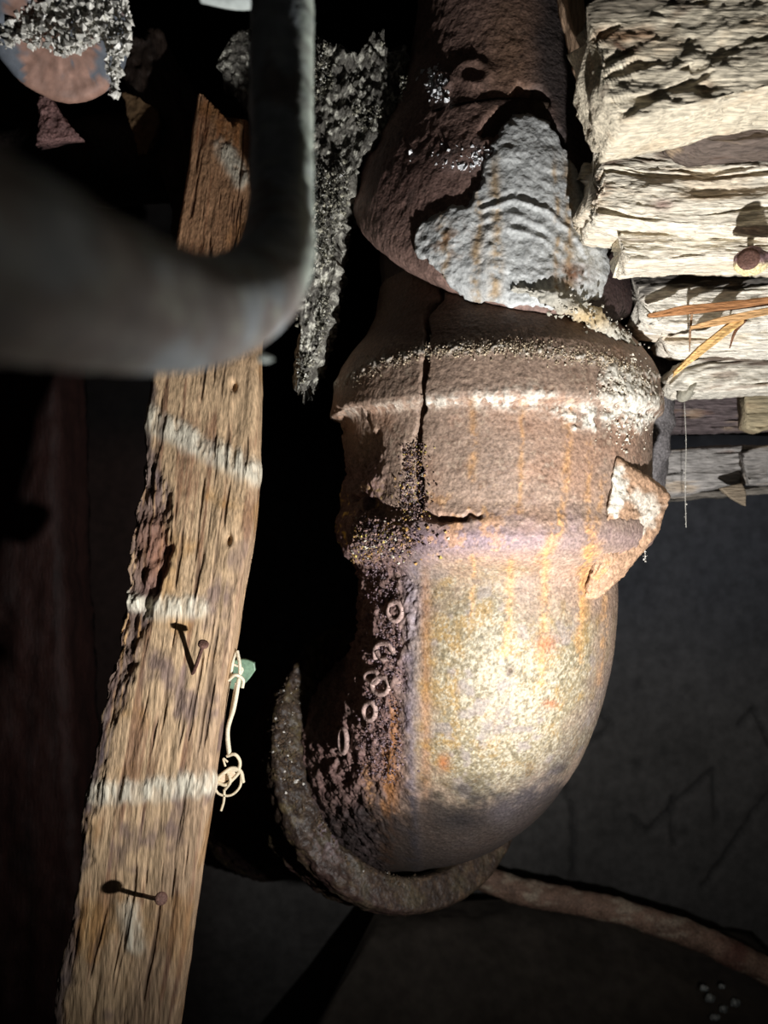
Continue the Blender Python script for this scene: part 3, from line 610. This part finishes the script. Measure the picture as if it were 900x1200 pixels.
tube('pipe', [P(*p[:3]) for p in fpts], [p[3] for p in fpts], 'paint', fp_col, near, 200, 64, lambda V, px, py, UV: .0004*fbm(V, 160, 4, 5), caps=(1, 1))
tube('solder_drip', [P(303, 418, .126), P(310, 420, .127), P(319, 421, .128)], [.0006, .0007, .0003], 'paint', lin(190, 200, 192), near, 10, 8)
fp = interp(np.array([P(p[0], p[1], p[2]) for p in fpts[1:6]]), 500); rng = np.random.RandomState(8)
crumbs('dust_grains', fp+np.array([.0070, .0008, 0])+rng.randn(500, 3)*.0004, .00006, .0002, 'crumb', lin(220, 226, 216), near)
tube('upper_coupling', [P(235, -6, .21), P(285, -3, .21), P(330, -7, .21)], [.0020, .0030, .0020], 'paint', lin(176, 184, 180), near, 30, 24)

# ------------------------------------------------------------ round pipe end, top left
cap = thing('round_pipe_end', 'round rusty pipe end with flaking grey paint, heaped with white crumbs, top left corner', 'pipe')
cc = P(70, 32, .275); ax = cc/np.linalg.norm(cc); rc = .0240
rows = [(-.001, .001), (-.001, rc*.3), (-.001, rc*.6), (-.001, rc*.9), (0, rc*.97), (.002, rc), (.01, rc), (.3, rc)]
sr = interp(np.array([(a, b, 0) for a, b in rows]), 160, False); e1 = np.cross(ax, [0, 0, 1.]); e1 /= np.linalg.norm(e1); e2 = np.cross(ax, e1); ta = angles(180)
CV = cc+ax*sr[:, 0, None, None]+sr[:, 1, None, None]*(np.cos(ta)[None, :, None]*e1+np.sin(ta)[None, :, None]*e2)
def cap_col(V, px, py, UV):
    n = fbm(V, 110, 4, 6); n2 = fbm(V, 400, 3, 7); c = lin(98, 104, 112)*(1+.1*n2)[..., None]
    return mix(c, lin(150, 118, 104)*(1+.35*n2)[..., None], sm(n+.8*blob(px, py, 75, 85, 35, 40)+.5*sm(py, 85, 110), .1, .3))
grid('barrel', CV, 'paint', cap_col, cap, True, lambda V, px, py, UV: .0005*fbm(V, 200, 4, 6), (1, 1))
pts = []; rng = np.random.RandomState(10)
while len(pts) < 2300:
    x, y = -10+165*rng.rand(), -20+130*rng.rand(); k = fbm(np.array([[x, y, 0.]]), .035, 3, 12)[0]
    edge = 42+24*k if x < 125 else 88
    if y < edge+abs(rng.randn())*7 and math.hypot(x-70, y-32) < 84: pts.append(P(x, y, .272-.004*rng.rand()))
for _ in range(60): pts.append(P(136+rng.randn()*2.5-.3*_*0, 78+rng.rand()*34, .271))
crumbs('white_crumbs', pts, .0004, .0023, 'crumb', lambda p, r: lin(232, 230, 220)*(0.5+0.6*r.rand(len(p), 1)), cap)

# ------------------------------------------------------------ dark timbers behind on the left
def dark_timber(name, label, A, B, th, base, grain=(20, 200, 200)):
    o = slab(name, A, B, th, 'oldwood', lambda V, px, py, UV: base*(1+.5*fbm(UV*np.array(grain), 1, 4, 4))[..., None], None, 160, 50, lambda V, px, py, UV: .003*fbm(V, 60, 4, 5)+.0012*fbm(V, 260, 3, 6), (.006, .006))
    return tag(o, label, 'timber')
dark_timber('ragged_batten', 'dark ragged batten behind the top of the upright board', [P(120, 30, .47), P(160, 120, .47), P(205, 300, .47), P(200, 480, .47)], [P(190, 40, .47), P(232, 110, .47), P(262, 300, .47), P(260, 480, .47)], .03, lin(40, 30, 24))
dark_timber('wooden_joist', 'broad dark reddish joist behind the upright board at the left edge', [P(-160, 100, .60), P(-160, 600, .60), P(-160, 1300, .60)], [P(60, 100, .60), P(70, 600, .60), P(110, 1300, .60)], .06, lin(44, 24, 20))
tg = slab('bark_scrap', [P(44, 112, .42), P(44, 140, .42), P(40, 168, .42)], [P(58, 114, .42), P(78, 142, .42), P(92, 157, .42)], .008, 'dirt', lambda V, px, py, UV: lin(136, 104, 100)*(1+.4*fbm(V, 200, 4, 3))[..., None], None, 40, 30, lambda V, px, py, UV: .001*fbm(V, 300, 3, 3), (0, .002))
tag(tg, 'small pinkish triangular scrap below the round pipe end', 'scrap')
t2 = slab('plaster_scrap', [P(143, 108, .46), P(150, 140, .46), P(163, 178, .46)], [P(160, 112, .46), P(186, 134, .46), P(172, 180, .46)], .006, 'mortar', lambda V, px, py, UV: lin(96, 76, 54)*(1+.3*fbm(V, 200, 4, 3))[..., None], None, 40, 30, lambda V, px, py, UV: .001*fbm(V, 300, 3, 3), (.001, .003))
tag(t2, 'dull tan triangular plaster scrap right of the round pipe end', 'scrap')

# ------------------------------------------------------------ broken boards on the right
def pale(base, dark=None, dy=None, sd=0, rough=1.0, stain=None, gx=42, gy=300):
    def col(V, px, py, UV):
        g = fbm(UV*np.array([gx, gy, gy]), 1, 4, 200+sd); n = fbm(V, (30, 60, 70), 4, 201+sd); n2 = fbm(UV*np.array([90, 600, 600]), 1, 3, 202+sd)
        c = base*(1+.14*g+.16*n2)[..., None]; c = mix(c, lin(184, 160, 128), sm(g+n, .2, .9)*.45); c = mix(c, lin(96, 70, 58), sm(g*.8-n*.4, .42, .75)*.5)
        if dy is not None: c = mix(c, dark*(1+.5*g)[..., None], 1-sm(py+7*n2+6*n, dy-6, dy+5))
        if stain is not None: c = stain(c, V, px, py, g, n, n2)
        return c
    def dp(V, px, py, UV):
        g = fbm(UV*np.array([gx, gy*.8, gy*.8]), 1, 4, 210+sd); cr = fbm(UV*np.array([gx*.45, gy, gy]), 1, 3, 211+sd)
        return rough*(.0011*g+.0022*fbm(V, (25, 70, 70), 3, 212+sd)+.0004*fbm(V, 500, 3, 213)-.0022*sm(cr, .46, .66))
    return col, dp
def rboard(name, label, top, bot, th, cd, rag=(.006, 0), nv=300, nf=100, parent=None, group='broken board ends stacked on the right'):
    o = slab(name, [P(*p) for p in top]+[np.array([.38, top[-1][2]+.01, P(*top[-1])[2]])], [P(*p) for p in bot]+[np.array([.38, bot[-1][2]+.01, P(*bot[-1])[2]])], th, 'palewood', cd[0], parent, nv, nf, cd[1], rag, smooth=False)
    if parent is None: tag(o, label, 'board', group)
    return o
PW = lin(224, 215, 196); PG = lin(222, 216, 202)
def stA(c, V, px, py, g, n, n2):
    c = mix(c, lin(150, 100, 56), .7*np.exp(-(pdist(px, py, [(705, 40), (735, 42), (760, 40)])/9)**2)); c = mix(c, lin(88, 52, 34), .85*np.exp(-(pdist(px, py, [(722, 52), (735, 60), (745, 58)])/5)**2))
    return mix(c, lin(64, 56, 48), (1-sm(py+.22*(px-690), 22, 34))*.8)
rboard('broken_board', 'largest broken pale board end in the top right corner, out of focus', [(692, 4, .262), (705, -4, .262), (730, -10, .262), (790, -26, .262), (940, -60, .262)], [(697, 62, .262), (712, 118, .262), (732, 143, .262), (775, 136, .262), (940, 98, .262)], .03, pale(lin(210, 199, 176), sd=1, rough=.9, stain=stA, gx=110, gy=170), (.003, 0), 260, 130)
o = slab('lath_strip', [P(655, -60, .315), P(667, 15, .315), P(682, 75, .315), P(691, 112, .315)], [P(684, -60, .315), P(688, 15, .315), P(695, 75, .315), P(711, 122, .315)], .012, 'oldwood', lambda V, px, py, UV: lin(186, 156, 128)*(1+.2*fbm(UV*np.array([20, 260, 260]), 1, 3, 3))[..., None], None, 120, 30, lambda V, px, py, UV: .0008*fbm(V, 120, 3, 4)-.0025*np.exp(-((py-75)/2.5)**2), (0, .003))
tag(o, 'narrow tan upright lath strip beside the top right board', 'board')
rboard('weathered_board', 'dark grey weathered wedge of board just under the top right board', [(792, 136, .290), (815, 131, .290), (850, 124, .290), (950, 106, .290)], [(797, 150, .290), (832, 167, .290), (860, 167, .290), (950, 158, .290)], .02, pale(lin(104, 92, 84), sd=2), (.002, 0), 160, 60)
def stB(c, V, px, py, g, n, n2):
    c = mix(c, lin(92, 70, 58)*(1+.5*g)[..., None], sm(sdpoly(px, py+7*g+6*n, [(700, 150), (770, 155), (838, 168), (835, 185), (780, 186), (740, 188), (706, 196)]), -5, 5)*.88*sm(n2, -1, .2))
    c = mix(c, lin(150, 110, 104), blob(px, py, 776, 240, 12, 6)*.7); c = mix(c, lin(120, 84, 50), sm(sdpoly(px, py+8*n, [(694, 205), (712, 205), (720, 228), (700, 240), (688, 242)]), -4, 4)*.6*sm(n2, -.3, .3))
    return c
rboard('broken_board', 'pale split board end with a dark stained upper edge, beside the mortar patch', [(704, 168, .318), (710, 150, .316), (760, 157, .314), (830, 164, .312), (950, 152, .310)], [(689, 240, .318), (703, 256, .316), (760, 264, .314), (830, 268, .312), (950, 272, .310)], .03, pale(PW, sd=3, rough=1.1, stain=stB), (.004, 0), 340, 130)
nailboard = rboard('broken_board', 'pale split board end with the rust-blobbed nail, below the stained board', [(731, 271, .322), (740, 272, .322), (830, 277, .322), (950, 281, .322)], [(734, 306, .322), (742, 308, .322), (830, 302, .322), (950, 304, .322)], .025, pale(PW, sd=4), (.004, 0), 320, 80)
rboard('broken_board', 'pale board end with blackened top face, crossed by brown splinters', [(746, 318, .358), (758, 314, .358), (830, 308, .358), (950, 300, .358)], [(756, 372, .358), (770, 382, .358), (830, 384, .358), (950, 378, .358)], .03, pale(PG, lin(70, 66, 62), 338, sd=5), (.005, 0), 320, 110)
rboard('broken_board', 'thin pale board end under the splinters, above the lowest pale board', [(776, 383, .372), (800, 382, .372), (830, 383, .372), (950, 380, .372)], [(784, 404, .372), (805, 413, .372), (830, 415, .372), (950, 416, .372)], .025, pale(PG, sd=6), (.006, 0), 300, 60)
rboard('broken_board', 'lowest pale board end, its underside meeting the grey dusty laths', [(786, 440, .380), (800, 424, .380), (830, 416, .380), (950, 406, .380)], [(790, 455, .380), (805, 460, .380), (830, 459, .380), (950, 456, .380)], .025, pale(lin(200, 194, 180), lin(96, 84, 74), 426, sd=7), (.004, 0), 300, 70)
GR = lin(106, 100, 98)
rboard('dusty_lath', 'dark purplish grey dusty lath directly below the pale board ends', [(768, 474, .440), (790, 462, .440), (870, 458, .440)], [(762, 500, .440), (800, 504, .440), (872, 503, .440)], .03, pale(lin(88, 78, 78), sd=8, rough=.8), (.004, 0), 200, 60, group='dusty laths')
rboard('dusty_lath', 'tan sawn lath end at the right edge below the pale boards', [(874, 458, .425), (890, 457, .425), (950, 455, .425)], [(876, 500, .425), (890, 506, .425), (950, 488, .425)], .012, pale(lin(150, 138, 112), sd=9, rough=.6), (.001, 0), 120, 50, group='dusty laths')
rboard('dusty_lath', 'long pale grey cracked lath above the dark wall', [(757, 533, .445), (790, 526, .445), (872, 522, .445)], [(757, 572, .445), (790, 582, .445), (872, 566, .445)], .03, pale(lin(136, 132, 128), sd=10, rough=1.0), (.003, 0), 220, 70, group='dusty laths')
rboard('dusty_lath', 'grey lath stub at the right edge beside the cracked lath', [(873, 532, .435), (890, 524, .435), (950, 515, .435)], [(875, 568, .435), (890, 568, .435), (950, 560, .435)], .008, pale(lin(124, 120, 116), sd=11), (.002, 0), 120, 50, group='dusty laths')
rboard('dusty_lath', 'thin dark lath edge lowest above the dark wall', [(757, 580, .455), (800, 578, .455), (950, 566, .455)], [(757, 588, .455), (800, 585, .455), (950, 574, .455)], .02, pale(lin(110, 104, 96), sd=12), (.003, 0), 120, 24, group='dusty laths')
o = slab('wood_chip', [P(844, 572, .43), P(855, 582, .428), P(872, 592, .426)], [P(870, 566, .43), P(874, 575, .428), P(874, 593, .426)], .003, 'palewood', lin(120, 108, 92), None, 20, 16, None); tag(o, 'small triangular chip hanging under the grey laths', 'chip')
o = tube('dusty_cable', [P(740, 368, .42), P(750, 400, .42), P(764, 440, .42), P(768, 490, .425), P(764, 545, .43), P(762, 580, .44)], [.007, .010, .011, .010, .0085, .007], 'dirt', lambda V, px, py, UV: lin(92, 88, 88)*(1+.35*fbm(V, 90, 4, 3))[..., None], None, 90, 36, lambda V, px, py, UV: .002*fbm(V, 120, 4, 4)); tag(o, 'grey dust-coated cable behind the right side of the cracked hub', 'cable')
o = tube('pebble', [P(800, 452, .385), P(806, 458, .385), P(812, 462, .385)], [.003, .0065, .003], 'mortar', lin(150, 146, 132), None, 20, 20, lambda V, px, py, UV: .0008*fbm(V, 200, 3, 4)); tag(o, 'small round grey pebble stuck beneath the lowest pale board', 'stone')
nl = nail_at((877, 234), (881, 304), (878, 318), .316, nailboard, .0013, .0042)
Hc = P(879, 306, .306)
blb = tube('rust_blob', [Hc+np.array([-.0055, .002, 0]), Hc+np.array([-.002, 0, 0]), Hc+np.array([.003, 0, 0.0]), Hc+np.array([.0065, .002, 0])], [.0025, .0052, .0052, .0025], 'dirt',
     lambda V, px, py, UV: mix(lin(146, 116, 118)*(1+.3*fbm(V, 300, 3, 4))[..., None], lin(226, 206, 158), sm(py, 305, 312)), nl, 30, 26, lambda V, px, py, UV: .0012*fbm(V, 260, 4, 5))
blb['label'] = 'mauve and cream rust blob on the nail head'
# splinters
SPL = [('long brown splinter lying level across the blackened board', [(762, 369, .350), (800, 363, .346), (860, 357, .342), (930, 348, .34)], .0018, lin(158, 112, 74)),
       ('pale brown splinter in the middle of the splinter bundle', [(812, 383, .344), (840, 377, .342), (880, 368, .340), (930, 358, .338)], .0015, lin(190, 150, 104)),
       ('thick tan splinter slanting down to the left', [(792, 436, .350), (820, 412, .346), (850, 388, .344), (872, 372, .342)], .0024, lin(206, 168, 110)),
       ('short dark splinter pointing straight down', [(874, 375, .345), (862, 388, .345), (855, 408, .346)], .0007, lin(120, 84, 62)),
       ('thin upright splinter hanging below the level one', [(811, 366, .346), (809, 385, .348), (808, 412, .35)], .0006, lin(150, 118, 90))]
for lb, pts_, r, cl in SPL:
    q = [P(*p) for p in pts_]; w = np.array([0, 0, r])
    o = slab('wood_splinter', [a+w*(1 if k else .4) for k, a in enumerate(q)], [a-w*(1 if k else .4) for k, a in enumerate(q)], r*1.6, 'palewood',
             (lambda cl: lambda V, px, py, UV: cl*(1+.35*fbm(UV*np.array([30, 900, 900]), 1, 3, 5))[..., None])(cl), None, 60, 16, lambda V, px, py, UV: .0003*fbm(UV*np.array([60, 900, 900]), 1, 3, 6), (.004, 0), smooth=False) if abs(pts_[0][0]-pts_[-1][0]) > 30 else \
        tube('wood_splinter', q, [r, r, r*.4], 'palewood', cl, None, 20, 8)
    tag(o, lb, 'splinter', 'splinters across the pale boards')

# ------------------------------------------------------------ root with a shard, beside the board
root = thing('dried_root', 'pale dried root with a frayed knot hanging at the right edge of the upright board', 'root')
D = .352
def strand(pts, r, n=24): return ([P(x, y, D+dz) for x, y, dz in pts], r, n)
ts = [strand([(277, 762, .004), (273, 775, 0), (270, 795, 0)], .0007), strand([(278, 763, .003), (281, 780, 0), (280, 800, 0)], .0008), strand([(280, 796, 0), (274, 830, -.001), (267, 855, 0), (269, 885, 0)], .0010, 40),
      strand([(277, 800, 0), (270, 840, 0), (266, 860, 0), (268, 886, 0)], .0007, 40), strand([(268, 797, 0), (276, 791, -.002), (285, 797, 0), (284, 806, 0)], .0008), strand([(272, 778, 0), (284, 784, 0), (279, 795, 0)], .0006)]
joined('stem', ts, 'string', lin(216, 206, 182), root)
kn = [strand([(266, 886, 0), (275, 884, -.001), (281, 892, 0), (279, 902, 0), (270, 902, 0)], .0008), strand([(251, 917, 0), (262, 906, -.001), (272, 900, 0), (281, 903, 0), (285, 917, 0)], .0009), strand([(250, 918, 0), (256, 930, 0), (270, 932, 0), (281, 922, 0), (283, 908, 0)], .0006),
      strand([(263, 925, 0), (262, 940, 0), (259, 950, 0)], .0006), strand([(254, 916, 0), (264, 920, -.001), (274, 912, 0), (281, 904, 0)], .0008), strand([(266, 903, 0), (270, 915, -.002), (264, 925, 0)], .0007), strand([(267, 893, 0), (262, 889, 0), (264, 898, 0)], .0005)]
joined('knot', kn, 'string', lin(214, 200, 172), root)
slab('bark_shred', [P(252, 914, D), P(262, 904, D), P(270, 899, D)], [P(256, 921, D), P(268, 914, D), P(277, 908, D)], .001, 'string', lin(220, 196, 168), root, 16, 10)
o = slab('green_shard', [P(267, 780, .36), P(275, 774, .36), P(288, 773, .36), P(298, 777, .36)], [P(266, 806, .36), P(276, 808, .36), P(288, 800, .36), P(299, 786, .36)], .0025, 'leaf', lambda V, px, py, UV: lin(112, 138, 116)*(1+.2*fbm(V, 200, 3, 3))[..., None], None, 30, 20)
tag(o, 'small rounded grey green shard caught behind the dried root', 'shard')

# ------------------------------------------------------------ lower right: rusty pipe, slab, wet pebbles
lp_ = thing('rusty_thin_pipe', 'thin rusty pipe sloping from behind the lower hub to the right edge', 'pipe')
tube('pipe', [P(540, 1020, .62), P(610, 1044, .61), P(700, 1062, .60), P(790, 1088, .59), P(860, 1118, .585), P(1000, 1200, .57)], [.010, .010, .0095, .0095, .0095, .0095], 'dirt',
     lambda V, px, py, UV: mix(mix(lin(130, 104, 88)*(1+.4*fbm(V, 120, 4, 3))[..., None], lin(170, 154, 134), sm(fbm(V, (60, 60, 200), 4, 4), .1, .5)*.8), lin(96, 44, 38), sm(px, 800, 880)*.6*sm(fbm(V, 50, 3, 8), -.2, .3)), lp_, 200, 40, lambda V, px, py, UV: .0012*fbm(V, 90, 4, 5)+.0006*fbm(V, 400, 3, 6))
o = slab('stone_slab', [P(440, 1090, .60), P(580, 1075, .62), P(900, 1120, .62)], [P(300, 1330, .50), P(600, 1330, .50), P(940, 1330, .50)], .03, 'wall', lambda V, px, py, UV: lin(64, 58, 52)*(1+.3*fbm(V, 25, 4, 3))[..., None], None, 100, 60, lambda V, px, py, UV: .004*fbm(V, 25, 4, 4)); tag(o, 'dark stone slab lying in the shadows below the lower hub', 'stone')
rng = np.random.RandomState(4)
for k, (x, y, r) in enumerate([(832, 1170, .0035), (848, 1182, .003), (825, 1158, .0025), (838, 1192, .003), (862, 1176, .0032), (846, 1156, .002)]):
    c0_ = P(x, y, .535); o = tube('wet_pebble', [c0_-np.array([r, 0, .5*r]), c0_-np.array([r*.3, 0, 0]), c0_+np.array([r*.4, 0, 0]), c0_+np.array([r, 0, .4*r])], [r*.3, r*.8, r*.8, r*.25], 'crumb', lin(120, 124, 122), None, 14, 12, lambda V, px, py, UV: .0008*fbm(V, 300, 3, 4))
    tag(o, 'tiny wet glinting pebble, '+('largest, in the middle', 'between the middle one and the lowest', 'leftmost', 'lowest', 'rightmost', 'smallest and topmost')[k]+' of the bottom right cluster', 'stone', 'wet pebbles at the bottom right')
# cobweb threads with caught dust
for lb, pts_ in (('dusty cobweb thread hanging from the lug of the hub', [(757, 626, .37), (756, 640, .37), (756, 655, .37)]), ('dusty cobweb thread hanging past the cracked grey lath', [(802, 470, .41), (804, 520, .41), (803, 575, .41), (804, 618, .41)])):
    o = tube('cobweb_thread', [P(*p) for p in pts_], .00018, 'string', lin(190, 186, 176), None, 20, 5); tag(o, lb, 'cobweb', 'cobweb threads')
    q = interp(np.array([P(*p) for p in pts_]), 40); crumbs('caught_dust', q[rng.randint(0, 40, 26)]+rng.randn(26, 3)*.0004, .0002, .0009, 'crumb', lin(214, 210, 200), o)
